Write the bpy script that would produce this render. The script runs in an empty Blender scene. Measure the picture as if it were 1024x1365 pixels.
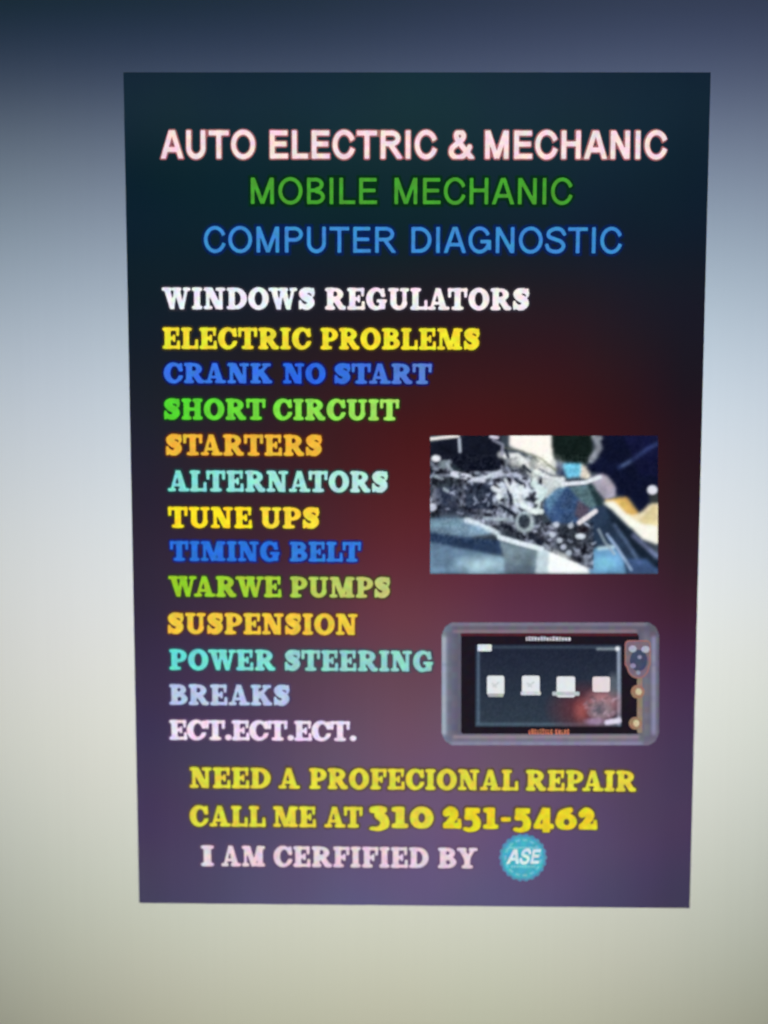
import bpy, math, random
import numpy as np
from mathutils import Matrix, Vector

sc = bpy.context.scene
col = sc.collection

# ------------------------------------------------------------------ camera
# the screen stands upright in the plane Y = 0; the camera looks at it from 24 cm away, tilted a little
ROT = np.array([[0.99993051, 0.00239959, -0.011542],
                [0.00326624, -0.99712796, 0.07566478],
                [-0.01132729, -0.07569722, -0.99706651]])
EYE = np.array([-0.00484682, 0.01582739, 0.24014616])      # x, z, distance in front of the screen
FPX = 1300.0


def w3(v):
    return Vector((v[0], -v[2], v[1]))


cam = bpy.data.objects.new('camera', bpy.data.cameras.new('camera'))
col.objects.link(cam)
M = Matrix((w3(ROT[0]), -w3(ROT[1]), -w3(ROT[2]))).transposed().to_4x4()
M.translation = w3(EYE)
cam.matrix_world = M
cam.data.sensor_fit = 'VERTICAL'
cam.data.sensor_height = 24
cam.data.sensor_width = 18
cam.data.lens = 24 * FPX / 1365
cam.data.clip_start = 0.01
cam.data.clip_end = 50
cam.data.dof.use_dof = True
cam.data.dof.focus_distance = 0.210
cam.data.dof.aperture_fstop = 5.6
sc.camera = cam
sc.cycles.use_light_tree = False

# ------------------------------------------------------------------ world, lamps, exposure
sc.world = bpy.data.worlds.new('World')
sc.world.use_nodes = True
sc.world.node_tree.nodes['Background'].inputs[0].default_value = (0.4, 0.5, 0.7, 1)
sc.world.node_tree.nodes['Background'].inputs[1].default_value = 0.004
sc.view_settings.view_transform = 'Standard'
sc.view_settings.look = 'None'
sc.view_settings.exposure = 0
sc.view_settings.gamma = 1


def P(x, y):
    """point of the screen plane seen at photo pixel (x, y) -> (X, Z)"""
    d = ROT.T @ np.array([(x - 512) / FPX, (y - 682.5) / FPX, 1.0])
    p = EYE - d * (EYE[2] / d[2])
    return float(p[0]), float(p[1])


# added strip lamps, half a metre out, shaping the screen's own brightness gradient: (spread, x, y aimed at, r, g, b)
ADDED_LAMPS = [(18, 512, 500, .01075, .01646, .01735), (18, 512, 750, .00888, .0059, .00088),
         (35, 50, -150, .00093, .00254, .00029), (35, 1000, 500, .00694, .00959, .01299),
         (35, 512, 750, .0, .00314, .07429), (35, 1000, 750, .00428, .00458, .00273),
         (35, 512, 900, .12646, .13146, .0669), (35, 512, 1400, .0262, .0245, .0190)]
for spr, ax, ay, r, g, b in ADDED_LAMPS:
    L = bpy.data.lights.new('added_gradient_lamp', 'AREA')
    L.shape = 'RECTANGLE'
    L.size = 0.30 if ax == 512 and ay < 1300 else 0.12
    L.size_y = 0.03
    L.spread = math.radians(spr)
    L.energy = max(r, g, b)
    L.color = (r / L.energy, g / L.energy, b / L.energy)
    lo = bpy.data.objects.new('added_gradient_lamp', L)
    col.objects.link(lo)
    X, Z = P(ax, ay)
    lo.location = (X, -0.5, Z)
    lo.rotation_euler = (math.radians(90), 0, 0)


# ------------------------------------------------------------------ materials
def lin(c):
    return tuple((v / 255 / 12.92) if v / 255 <= .04045 else ((v / 255 + .055) / 1.055) ** 2.4 for v in c)


def nodes(name):
    m = bpy.data.materials.new(name)
    m.use_nodes = True
    nt = m.node_tree
    nt.nodes.clear()
    out = nt.nodes.new('ShaderNodeOutputMaterial')
    return m, nt, out


def noise_mult(nt, src, scale, amount, stretch=(1, 1, 1), mono=False):
    """multiply a colour socket by 1 +- amount of noise"""
    tc = nt.nodes.new('ShaderNodeNewGeometry')
    mp = nt.nodes.new('ShaderNodeMapping')
    mp.inputs['Scale'].default_value = stretch
    nt.links.new(tc.outputs['Position'], mp.inputs['Vector'])
    n = nt.nodes.new('ShaderNodeTexNoise')
    n.inputs['Scale'].default_value = scale
    n.inputs['Detail'].default_value = 0.5
    nt.links.new(mp.outputs['Vector'], n.inputs['Vector'])
    mr = nt.nodes.new('ShaderNodeVectorMath')
    mr.operation = 'MULTIPLY_ADD'
    nt.links.new(n.outputs['Fac' if mono else 'Color'], mr.inputs[0])
    mr.inputs[1].default_value = (2 * amount,) * 3
    mr.inputs[2].default_value = (1 - amount,) * 3
    mu = nt.nodes.new('ShaderNodeVectorMath')
    mu.operation = 'MULTIPLY'
    if hasattr(src, 'links'):
        nt.links.new(src, mu.inputs[0])
    else:
        mu.inputs[0].default_value = src[:3]
    nt.links.new(mr.outputs[0], mu.inputs[1])
    return mu.outputs[0]


def matte(name, colour=None, attr=None, blotch=(40, .05), lines=.015):
    m, nt, out = nodes(name)
    b = nt.nodes.new('ShaderNodeBsdfPrincipled')
    b.inputs['Roughness'].default_value = 0.9
    b.inputs['Specular IOR Level'].default_value = 0.0
    if attr:
        a = nt.nodes.new('ShaderNodeAttribute')
        a.attribute_name = attr
        s = a.outputs['Color']
    else:
        s = colour
    s = noise_mult(nt, s, blotch[0], blotch[1])
    s = noise_mult(nt, s, 60, lines, (14, 14, .25), mono=True)      # faint upright pixel columns
    nt.links.new(s, b.inputs['Base Color'])
    nt.links.new(b.outputs[0], out.inputs[0])
    return m


def glow(name, colour=None, attr=None, strength=1.0, amount=.10, alpha=1.0):
    m, nt, out = nodes(name)
    e = nt.nodes.new('ShaderNodeEmission')
    if attr:
        a = nt.nodes.new('ShaderNodeAttribute')
        a.attribute_name = attr
        s = a.outputs['Color']
    else:
        s = tuple(colour)
    s = noise_mult(nt, s, 700, amount)
    nt.links.new(s, e.inputs['Color'])
    e.inputs['Strength'].default_value = strength
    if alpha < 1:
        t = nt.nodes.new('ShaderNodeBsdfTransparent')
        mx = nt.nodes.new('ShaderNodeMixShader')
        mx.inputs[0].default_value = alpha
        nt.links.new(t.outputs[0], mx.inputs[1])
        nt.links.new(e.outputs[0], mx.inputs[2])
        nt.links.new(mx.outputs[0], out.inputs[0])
    else:
        nt.links.new(e.outputs[0], out.inputs[0])
    return m


_mats = {}


def lit(rgb, alpha=1.0, name='lit_pixels', amount=.28):
    k = (tuple(rgb), alpha)
    if k not in _mats:
        _mats[k] = glow(name, lin(rgb), alpha=alpha, amount=amount)
    return _mats[k]


def link_mesh(name, me, parent=None, mat=None, label=None):
    o = bpy.data.objects.new(name, me)
    col.objects.link(o)
    if parent:
        o.parent = parent
    if mat:
        if not me.materials:
            me.materials.append(mat)
        if me.materials[0] != mat:
            o.material_slots[0].link = 'OBJECT'
            o.material_slots[0].material = mat
    if label:
        o['label'] = label
    return o


# ------------------------------------------------------------------ the screen (setting)
def slab(name, x0, x1, z0, z1, y0, y1):
    me = bpy.data.meshes.new(name)
    v = [(x, y, z) for y in (y0, y1) for z in (z0, z1) for x in (x0, x1)]
    f = [(0, 1, 3, 2), (4, 6, 7, 5), (0, 4, 5, 1), (2, 3, 7, 6), (0, 2, 6, 4), (1, 5, 7, 3)]
    me.from_pydata(v, [], f)
    me.update()
    return me


screen = link_mesh('screen', slab('screen', -.45, .45, -.32, .32, 0, .03), None,
                   matte('pale_screen', (.8, .8, .8), blotch=(22, .02), lines=.010))
screen['kind'] = 'structure'

# ------------------------------------------------------------------ flyer
ax0, az0 = P(540, 1207)
flyer = bpy.data.objects.new('poster', None)
col.objects.link(flyer)
flyer.empty_display_size = 0.02
flyer.location = (ax0, 0, az0)
flyer['label'] = 'dark mechanic flyer with colourful lettering, engine photo and scanner picture on the pale screen'
flyer['category'] = 'poster'


def Q(x, y, h):
    """flyer-local point for photo pixel (x, y), h metres in front of the screen face"""
    X, Z = P(x, y)
    return (X - ax0, -h, Z - az0)


# flyer's print gradient with screen haze painted in and the lamps' falloff divided out: rows top to bottom, columns left to right
COLS = [190, 365, 540, 720, 915]
PRINT = {
 97: [(0.171, 0.28, 0.294), (0.15, 0.274, 0.28), (0.141, 0.301, 0.262), (0.124, 0.232, 0.235), (0.083, 0.153, 0.172)],
 200: [(0.037, 0.092, 0.106), (0.039, 0.102, 0.105), (0.047, 0.115, 0.104), (0.044, 0.095, 0.104), (0.032, 0.065, 0.089)],
 300: [(0.017, 0.042, 0.061), (0.017, 0.044, 0.057), (0.017, 0.045, 0.049), (0.022, 0.036, 0.051), (0.019, 0.029, 0.047)],
 360: [(0.015, 0.03, 0.042), (0.021, 0.028, 0.039), (0.029, 0.026, 0.031), (0.034, 0.023, 0.03), (0.022, 0.021, 0.033)],
 430: [(0.016, 0.024, 0.035), (0.029, 0.02, 0.027), (0.044, 0.017, 0.02), (0.053, 0.015, 0.019), (0.022, 0.015, 0.024)],
 500: [(0.021, 0.022, 0.033), (0.041, 0.017, 0.022), (0.073, 0.014, 0.016), (0.076, 0.012, 0.014), (0.023, 0.011, 0.017)],
 560: [(0.025, 0.022, 0.036), (0.052, 0.017, 0.022), (0.096, 0.012, 0.014), (0.09, 0.01, 0.011), (0.03, 0.01, 0.015)],
 640: [(0.032, 0.021, 0.04), (0.064, 0.019, 0.027), (0.12, 0.016, 0.02), (0.104, 0.013, 0.015), (0.034, 0.012, 0.017)],
 720: [(0.04, 0.023, 0.048), (0.074, 0.023, 0.039), (0.138, 0.024, 0.034), (0.112, 0.019, 0.036), (0.043, 0.015, 0.023)],
 800: [(0.047, 0.027, 0.063), (0.087, 0.034, 0.061), (0.161, 0.04, 0.066), (0.126, 0.031, 0.068), (0.062, 0.018, 0.04)],
 900: [(0.058, 0.035, 0.095), (0.107, 0.049, 0.1), (0.169, 0.066, 0.11), (0.152, 0.056, 0.111), (0.079, 0.031, 0.089)],
 1000: [(0.071, 0.047, 0.128), (0.121, 0.074, 0.16), (0.19, 0.092, 0.18), (0.172, 0.085, 0.174), (0.091, 0.048, 0.128)],
 1100: [(0.099, 0.058, 0.158), (0.138, 0.088, 0.21), (0.192, 0.104, 0.255), (0.178, 0.093, 0.235), (0.106, 0.060, 0.158)],
 1207: [(0.108, 0.082, 0.2), (0.148, 0.112, 0.29), (0.180, 0.135, 0.34), (0.158, 0.112, 0.30), (0.098, 0.070, 0.178)],
}


def cr(xs, ys, q):
    """smooth (monotone-ish) interpolation through knots"""
    xs = np.array(xs, float)
    ys = np.array(ys, float)
    q = np.clip(q, xs[0], xs[-1])
    i = np.clip(np.searchsorted(xs, q) - 1, 0, len(xs) - 2)
    t = (q - xs[i]) / (xs[i + 1] - xs[i])
    m = np.gradient(ys, xs, axis=0)
    h = (xs[i + 1] - xs[i])
    t = t.reshape(t.shape + (1,) * (ys.ndim - 1))
    h = h.reshape(t.shape)
    return ((2 * t**3 - 3 * t**2 + 1) * ys[i] + (t**3 - 2 * t**2 + t) * h * m[i]
            + (-2 * t**3 + 3 * t**2) * ys[i + 1] + (t**3 - t**2) * h * m[i + 1])


def grid_mesh(name, pos, colours):
    """pos (r, c, 3), colours (r, c, 3) linear"""
    r, c, _ = pos.shape
    me = bpy.data.meshes.new(name)
    idx = np.arange(r * c).reshape(r, c)
    f = np.stack([idx[1:, :-1], idx[1:, 1:], idx[:-1, 1:], idx[:-1, :-1]], -1).reshape(-1, 4)
    me.from_pydata(pos.reshape(-1, 3).tolist(), [], f.tolist())
    a = me.color_attributes.new('print', 'FLOAT_COLOR', 'POINT')
    rgba = np.ones((r * c, 4), np.float32)
    rgba[:, :3] = colours.reshape(-1, 3)
    a.data.foreach_set('color', rgba.ravel())
    me.update()
    return me


CORN = [(165, 97), (947, 97), (919, 1210), (186, 1203)]
H_PANEL = 0.0003


def build_panel():
    n, k = 90, 60
    ks = sorted(PRINT)
    tab = np.array([PRINT[a] for a in ks])                       # rows, 5, 3
    ys = np.linspace(97, 1207, n)
    rowsi = cr(ks, tab, ys)                                        # n,5,3
    xs = np.linspace(165, 945, k)
    full = (np.stack([cr(COLS, rowsi[i], xs) for i in range(n)]) * (.80, .91, .90)).clip(.004, 1)
    pos = np.zeros((n, k, 3))
    tl, tr, br, bl = [np.array(Q(x, y, H_PANEL)) for x, y in CORN]
    for i in range(n):
        v = i / (n - 1)
        for j in range(k):
            u = j / (k - 1)
            pos[i, j] = (tl * (1 - u) + tr * u) * (1 - v) + (bl * (1 - u) + br * u) * v
    me = grid_mesh('panel', pos, full)
    # give the sheet its edge: skirt back to the screen face
    import bmesh
    bm = bmesh.new()
    bm.from_mesh(me)
    be = [e for e in bm.edges if e.is_boundary]
    ex = bmesh.ops.extrude_edge_only(bm, edges=be)
    for v in ex['geom']:
        if isinstance(v, bmesh.types.BMVert):
            v.co.y = -0.00002
    bm.to_mesh(me)
    bm.free()
    return me


link_mesh('panel', build_panel(), flyer, matte('flyer_print', attr='print', blotch=(55, .10), lines=.02))


# ------------------------------------------------------------------ 2D shape tools (signed distances)
def seg(X, Y, x0, y0, x1, y1, r0, r1=None):
    r1 = r0 if r1 is None else r1
    dx, dy = x1 - x0, y1 - y0
    t = np.clip(((X - x0) * dx + (Y - y0) * dy) / (dx * dx + dy * dy + 1e-12), 0, 1)
    return np.hypot(X - x0 - t * dx, Y - y0 - t * dy) - (r0 + (r1 - r0) * t)


def box(X, Y, x0, y0, x1, y1, r=.03):
    cx, cy, hx, hy = (x0 + x1) / 2, (y0 + y1) / 2, abs(x1 - x0) / 2, abs(y1 - y0) / 2
    r = min(r, hx, hy)
    qx, qy = np.abs(X - cx) - hx + r, np.abs(Y - cy) - hy + r
    return np.hypot(np.maximum(qx, 0), np.maximum(qy, 0)) + np.minimum(np.maximum(qx, qy), 0) - r


def ell(X, Y, cx, cy, rx, ry):
    k = np.sqrt(((X - cx) / rx) ** 2 + ((Y - cy) / ry) ** 2)
    g = np.sqrt(((X - cx) / rx**2) ** 2 + ((Y - cy) / ry**2) ** 2) + 1e-9
    return k * (k - 1) / g


def quad(X, Y, pts):
    """convex polygon, any winding"""
    a = sum(pts[i][0] * pts[(i + 1) % len(pts)][1] - pts[(i + 1) % len(pts)][0] * pts[i][1] for i in range(len(pts)))
    s = 1 if a > 0 else -1
    d = None
    for i in range(len(pts)):
        (x0, y0), (x1, y1) = pts[i], pts[(i + 1) % len(pts)]
        L = math.hypot(x1 - x0, y1 - y0)
        e = s * ((X - x0) * (y1 - y0) - (Y - y0) * (x1 - x0)) / L
        d = e if d is None else np.maximum(d, e)
    return d


def U(*d):
    r = d[0]
    for e in d[1:]:
        r = np.minimum(r, e)
    return r


def SU(k, *d):
    r = d[0]
    for e in d[1:]:
        h = np.maximum(k - np.abs(r - e), 0) / k
        r = np.minimum(r, e) - h * h * k * .25
    return r


def path(X, Y, pts, r, r1=None, rm=None):
    """smooth stroke through points; radius r at the ends, rm in the middle"""
    p = np.array(pts, float)
    n = len(p)
    q = []
    for i in range(n - 1):
        a, b, c, d = p[max(i - 1, 0)], p[i], p[i + 1], p[min(i + 2, n - 1)]
        for t in np.linspace(0, 1, 5)[:-1]:
            q.append(.5 * (2 * b + (c - a) * t + (2 * a - 5 * b + 4 * c - d) * t * t + (3 * b - a - 3 * c + d) * t**3))
    q.append(p[-1])
    rm = r if rm is None else rm
    m = len(q) - 1
    D = None
    for i in range(m):
        ra = r + (rm - r) * math.sin(math.pi * i / m)
        rb = r + (rm - r) * math.sin(math.pi * (i + 1) / m)
        e = seg(X, Y, *q[i], *q[i + 1], ra, rb)
        D = e if D is None else np.minimum(D, e)
    return D


# ---- bold rounded slab serif capitals (cap height 1) and old-style figures
K = .07
T = .132     # serif and arm thickness


def slab_glyph(ch, X, Y):
    B = lambda *a: box(X, Y, *a, .045)
    E = lambda *a: ell(X, Y, *a)
    stem = lambda x0=.10, x1=.38, y0=0, y1=1: box(X, Y, x0, y0, x1, y1, .02)
    lo = lambda x0, x1: B(x0, 0, x1, T)
    hi = lambda x0, x1: B(x0, 1 - T, x1, 1)
    if ch == 'I':
        return SU(K, stem(.11, .39), lo(0, .5), hi(0, .5)), .5
    if ch == 'H':
        return SU(K, stem(.10, .37), stem(.65, .92), lo(0, .47), lo(.55, 1.02), hi(0, .47), hi(.55, 1.02), B(.3, .43, .7, .57)), 1.02
    if ch == 'E':
        return SU(K, stem(), lo(0, .84), hi(0, .80), B(.3, .43, .56, .57), B(.68, .62, .80, 1), B(.71, 0, .84, .38), B(.51, .33, .61, .67)), .84
    if ch == 'F':
        return SU(K, stem(), lo(0, .52), hi(0, .80), B(.3, .42, .56, .56), B(.67, .60, .80, 1), B(.51, .32, .61, .66)), .80
    if ch == 'L':
        return SU(K, stem(), lo(0, .82), hi(0, .50), B(.69, 0, .82, .44)), .82
    if ch == 'T':
        return SU(K, stem(.32, .60), lo(.18, .74), hi(0, .92), B(0, .58, .13, 1), B(.79, .58, .92, 1)), .92
    if ch == 'P':
        bowl = np.maximum(np.maximum(E(.44, .69, .42, .315), -E(.45, .69, .14, .165)), .25 - X)
        return SU(K, stem(), np.maximum(bowl, Y - 1), lo(0, .55), hi(0, .35)), .86
    if ch == 'R':
        bowl = np.maximum(np.maximum(E(.45, .71, .42, .295), -E(.46, .715, .14, .145)), .25 - X)
        leg = np.maximum(seg(X, Y, .52, .46, .80, .06, .135, .13), -Y)
        return SU(K, stem(), np.maximum(bowl, Y - 1), lo(0, .47), hi(0, .35), leg, B(.74, 0, 1.0, .14)), 1.0
    if ch == 'B':
        b1 = np.maximum(np.maximum(E(.46, .74, .36, .265), -E(.46, .745, .11, .10)), .25 - X)
        b2 = np.maximum(np.maximum(E(.46, .285, .43, .29), -E(.48, .28, .13, .12)), .25 - X)
        return SU(.04, stem(), np.maximum(b1, Y - 1), np.maximum(b2, -Y), lo(0, .35), hi(0, .35)), .89
    if ch == 'D':
        b = np.maximum(np.maximum(E(.42, .5, .56, .51), -E(.42, .5, .27, .34)), .24 - X)
        b = np.maximum(b, np.abs(Y - .5) - .5)
        return SU(.04, stem(), b, lo(0, .35), hi(0, .35)), .98
    if ch in 'CG':
        r = np.maximum(E(.47, .5, .47, .53), -E(.53, .5, .22, .36))
        r = np.maximum(r, -box(X, Y, .60, .36, 1.3, .64 if ch == 'C' else .62, .0))
        if ch == 'C':
            return SU(K, r, B(.77, .58, .90, .99), seg(X, Y, .78, .20, .85, .30, .07, .06)), .92
        return SU(K, r, B(.76, .60, .88, .99), B(.66, .02, .92, .44), B(.52, .34, 1.0, .47)), 1.0
    if ch == 'O':
        return np.maximum(E(.5, .5, .5, .53), -E(.5, .5, .205, .34)), 1.0
    if ch == 'S':
        s = path(X, Y, [(.70, .78), (.56, .89), (.36, .89), (.19, .76), (.30, .59), (.52, .47), (.61, .29), (.45, .12), (.26, .12), (.12, .24)], .085, None, .175)
        s = np.maximum(s, np.abs(Y - .5) - .52)
        return SU(.05, s, B(.65, .60, .76, 1.0), B(.02, 0, .13, .42)), .80
    if ch == 'U':
        o = np.maximum(E(.51, .32, .40, .34), -E(.53, .36, .15, .20))
        o = np.maximum(o, Y - .36)
        return SU(.04, stem(.11, .38, .33, 1), stem(.70, .88, .33, 1), o, hi(0, .50), hi(.57, 1.0)), 1.0
    if ch == 'N':
        dg = np.maximum(quad(X, Y, [(.08, 1), (.42, 1), (.92, 0), (.60, 0)]), -Y)
        return SU(.05, stem(.12, .27), stem(.76, .92), dg, lo(0, .41), hi(0, .35), hi(.60, 1.06)), 1.06
    if ch == 'M':
        a = quad(X, Y, [(.12, 1), (.44, 1), (.76, .06), (.54, .0)])
        b = quad(X, Y, [(.84, 1), (1.06, 1), (.72, .0), (.56, .0)])
        return SU(.04, stem(.12, .25), stem(.86, 1.14), a, b, lo(0, .38), lo(.76, 1.26), hi(0, .38), hi(.9, 1.26)), 1.26
    if ch == 'W':
        q = lambda *p: np.maximum(quad(X, Y, p), np.abs(Y - .5) - .5)
        return SU(.04, q((.09, 1), (.38, 1), (.60, 0), (.40, 0)), q((.62, .98), (.74, .98), (.58, 0), (.44, 0)),
                  q((.57, 1), (.86, 1), (1.08, 0), (.88, 0)), q((1.16, 1), (1.29, 1), (1.06, 0), (.92, 0)),
                  hi(0, .47), hi(.5, .95), hi(1.04, 1.40)), 1.40
    if ch == 'A':
        q = lambda *p: quad(X, Y, p)
        return SU(.04, np.maximum(q((.40, 1.0), (.62, 1.0), (.94, 0), (.64, 0)), -Y), np.maximum(q((.40, 1.0), (.54, 1.0), (.24, 0), (.11, 0)), -Y),
                  B(.25, .24, .75, .36), lo(0, .38), lo(.53, 1.06)), 1.06
    if ch == 'K':
        up = np.maximum(seg(X, Y, .36, .40, .82, .92, .075), np.abs(Y - .5) - .5)
        dn = np.maximum(seg(X, Y, .50, .56, .84, .06, .135, .15), np.abs(Y - .5) - .5)
        return SU(.04, stem(), up, dn, lo(0, .50), hi(0, .50), lo(.60, 1.06), hi(.58, 1.0)), 1.06
    if ch == 'Y':
        a = np.maximum(seg(X, Y, .22, .96, .50, .45, .13), Y - 1)
        b = np.maximum(seg(X, Y, .80, .96, .52, .45, .08), Y - 1)
        return SU(.05, a, b, stem(.37, .64, 0, .5), lo(.24, .77), hi(0, .45), hi(.58, 1.0)), 1.0
    if ch == '.':
        return E(.15, .13, .15, .14), .32
    if ch == '-':
        return box(X, Y, .03, .36, .42, .56, .06), .45
    # old-style figures, nearly as tall as the capitals, some reaching a little below the line
    Y = np.where(Y < 0, Y * 1.35, Y * .8)
    x = .80
    if ch == '1':
        return SU(K, stem(.15, .43, 0, x), B(0, 0, .58, .14), B(0, x - .14, .40, x)), .60
    if ch == '0':
        return np.maximum(E(.42, .40, .42, .43), -E(.42, .40, .15, .22)), .84
    if ch == '2':
        s = path(X, Y, [(.14, .62), (.30, .72), (.47, .60), (.42, .40), (.20, .16)], .085, None, .15)
        return SU(K, s, B(.04, 0, .74, .19), B(.63, 0, .74, .36), E(.15, .60, .12, .12)), .76
    if ch == '3':
        s = path(X, Y, [(.10, .70), (.40, .72), (.34, .50), (.52, .36), (.56, .10), (.34, -.10), (.10, -.08)], .09, None, .15)
        return SU(K, s, B(.05, .62, .62, .80)), .76
    if ch == '4':
        d = seg(X, Y, .40, .76, .10, .12, .075)
        return SU(.04, stem(.38, .64, -.22, .82), d, B(.02, .02, .80, .18)), .82
    if ch == '5':
        s = path(X, Y, [(.16, .44), (.40, .46), (.56, .26), (.50, 0), (.28, -.12), (.10, -.06)], .09, None, .14)
        return SU(K, s, B(.12, .62, .66, .80), B(.10, .40, .22, .78)), .76
    if ch == '6':
        r = np.maximum(E(.42, .29, .42, .32), -E(.44, .28, .14, .15))
        return SU(.05, r, path(X, Y, [(.14, .40), (.24, .62), (.58, .76)], .09, None, .12)), .84
    raise KeyError(ch)


# ---- plain sans capitals, stroke half-width h
def sans_glyph(ch, X, Y, h=.075):
    def S(x0, y0, x1, y1):
        L = math.hypot(x1 - x0, y1 - y0)
        nx, ny = -(y1 - y0) / L * h, (x1 - x0) / L * h
        return quad(X, Y, [(x0 + nx, y0 + ny), (x1 + nx, y1 + ny), (x1 - nx, y1 - ny), (x0 - nx, y0 - ny)])
    V = lambda x, y0=0, y1=1: quad(X, Y, [(x - h, y0), (x + h, y0), (x + h, y1), (x - h, y1)])
    Hh = lambda y, x0, x1: quad(X, Y, [(x0, y - h * .93), (x1, y - h * .93), (x1, y + h * .93), (x0, y + h * .93)])
    clip = lambda d: np.maximum(d, np.abs(Y - .5) - .5)
    ring = lambda cx, cy, rx, ry: np.maximum(ell(X, Y, cx, cy, rx, ry), -ell(X, Y, cx, cy, rx - 2 * h, ry - 1.9 * h))
    if ch == 'A':
        return U(clip(S(h, -.03, .46, 1.06)), clip(S(.92 - h, -.03, .46, 1.06)), Hh(.32, .22, .70)), .92
    if ch == 'B':
        a = np.maximum(ring(.42, .745, .33, .255), .40 - X)
        b = np.maximum(ring(.44, .275, .36, .275), .42 - X)
        return U(V(.09 + h), Hh(1 - h, .1, .45), Hh(h, .1, .46), Hh(.52, .1, .46), a, b), .84
    if ch in 'CG':
        r = ring(.49, .5, .45, .52)
        if ch == 'C':
            wedge = quad(X, Y, [(.55, .5), (1.2, .86), (1.2, .20)])
            return np.maximum(r, -wedge), .94
        wedge = quad(X, Y, [(.55, .52), (1.2, .90), (1.2, .1), (.86, .1), (.86, .5)])
        return U(np.maximum(r, -quad(X, Y, [(.62, .44), (.62, .60), (1.2, .86), (1.2, .44)])), Hh(.44, .52, .95), V(.95 - h, .12, .48)), 1.0
    if ch == 'D':
        a = np.maximum(np.maximum(ell(X, Y, .40, .5, .50, .5), -ell(X, Y, .40, .5, .5 - 2 * h, .5 - 2 * h)), .38 - X)
        return U(V(.09 + h), Hh(1 - h, .1, .42), Hh(h, .1, .42), a), .94
    if ch == 'E':
        return U(V(.09 + h), Hh(1 - h, .1, .78), Hh(h, .1, .80), Hh(.52, .1, .74)), .84
    if ch == 'H':
        return U(V(.09 + h), V(.84 - h), Hh(.53, .1, .83)), .93
    if ch == 'I':
        return V(.10 + h), .20 + 2 * h
    if ch == 'L':
        return U(V(.09 + h), Hh(h, .1, .72)), .74
    if ch == 'M':
        return U(V(.09 + h), V(1.01 - h), clip(S(.09 + h, 1.02, .55, .02)), clip(S(1.01 - h, 1.02, .55, .02))), 1.10
    if ch == 'N':
        return U(V(.09 + h), V(.84 - h), clip(S(.09 + h, 1.0, .84 - h, 0.0))), .93
    if ch == 'O':
        return ring(.52, .5, .48, .52), 1.04
    if ch == 'P':
        a = np.maximum(ring(.46, .71, .36, .29), .44 - X)
        return U(V(.09 + h), Hh(1 - h, .1, .47), Hh(.42 + h, .1, .47), a), .86
    if ch == 'R':
        a = np.maximum(ring(.50, .72, .36, .28), .48 - X)
        return U(V(.09 + h), Hh(1 - h, .1, .51), Hh(.44 + h, .1, .51), a, clip(S(.48, .50, .88, -.02))), .94
    if ch == 'S':
        return path(X, Y, [(.78, .74), (.66, .90), (.42, .94), (.17, .82), (.16, .64), (.40, .54), (.66, .44), (.76, .26), (.62, .09), (.38, .06), (.16, .14), (.08, .30)], h), .86
    if ch == 'T':
        return U(V(.42), Hh(1 - h, .02, .82)), .84
    if ch == 'U':
        a = np.maximum(np.maximum(ell(X, Y, .46, .38, .38, .40), -ell(X, Y, .46, .38, .38 - 2 * h, .40 - 2 * h)), Y - .40)
        return U(V(.08 + h, .36, 1), V(.84 - h, .36, 1), a), .92
    if ch == '&':
        p = path(X, Y, [(.88, .02), (.60, .34), (.32, .70), (.30, .88), (.44, .96), (.56, .84), (.52, .70), (.30, .52), (.12, .36), (.12, .16), (.30, .04), (.52, .08), (.70, .24), (.80, .42)], h)
        return clip(p), .92
    raise KeyError(ch)


def field_mesh(name, fn, x0, x1, y0, y1, n=30, iso=0.0):
    """flat mesh of the region where fn < iso (marching squares, full cells merged along rows); in the XZ plane facing -Y"""
    nx, ny = max(2, int((x1 - x0) * n)), max(2, int((y1 - y0) * n))
    xs, ys = np.linspace(x0, x1, nx + 1), np.linspace(y0, y1, ny + 1)
    X, Y = np.meshgrid(xs, ys)
    F = fn(X, Y) - iso
    F = np.where(np.abs(F) < 1e-6, 1e-6, F)
    ins = F < 0
    verts, vid, faces = [], {}, []

    def vt(key, x, y):
        if key not in vid:
            vid[key] = len(verts)
            verts.append((x, 0.0, y))
        return vid[key]

    def cross(i, j, k, l):
        a, b = F[j, i], F[l, k]
        t = a / (a - b)
        key = ('e',) + (min((i, j), (k, l)) + max((i, j), (k, l)))
        return vt(key, xs[i] + (xs[k] - xs[i]) * t, ys[j] + (ys[l] - ys[j]) * t)
    for j in range(ny):
        i = 0
        while i < nx:
            c = (ins[j, i], ins[j, i + 1], ins[j + 1, i + 1], ins[j + 1, i])
            if all(c):
                k = i
                while k + 1 < nx and ins[j, k + 2] and ins[j + 1, k + 2]:
                    k += 1
                faces.append((vt((i, j), xs[i], ys[j]), vt((k + 1, j), xs[k + 1], ys[j]),
                              vt((k + 1, j + 1), xs[k + 1], ys[j + 1]), vt((i, j + 1), xs[i], ys[j + 1])))
                i = k + 1
                continue
            if any(c):
                cs = [(i, j), (i + 1, j), (i + 1, j + 1), (i, j + 1)]
                poly = []
                for q in range(4):
                    a, b = cs[q], cs[(q + 1) % 4]
                    if c[q]:
                        poly.append(vt(a, xs[a[0]], ys[a[1]]))
                    if c[q] != c[(q + 1) % 4]:
                        poly.append(cross(a[0], a[1], b[0], b[1]))
                if len(poly) >= 3:
                    faces.append(tuple(poly))
            i += 1
    me = bpy.data.meshes.new(name)
    me.from_pydata(verts, [], faces)
    me.update()
    return me


_glyph = {}


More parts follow.
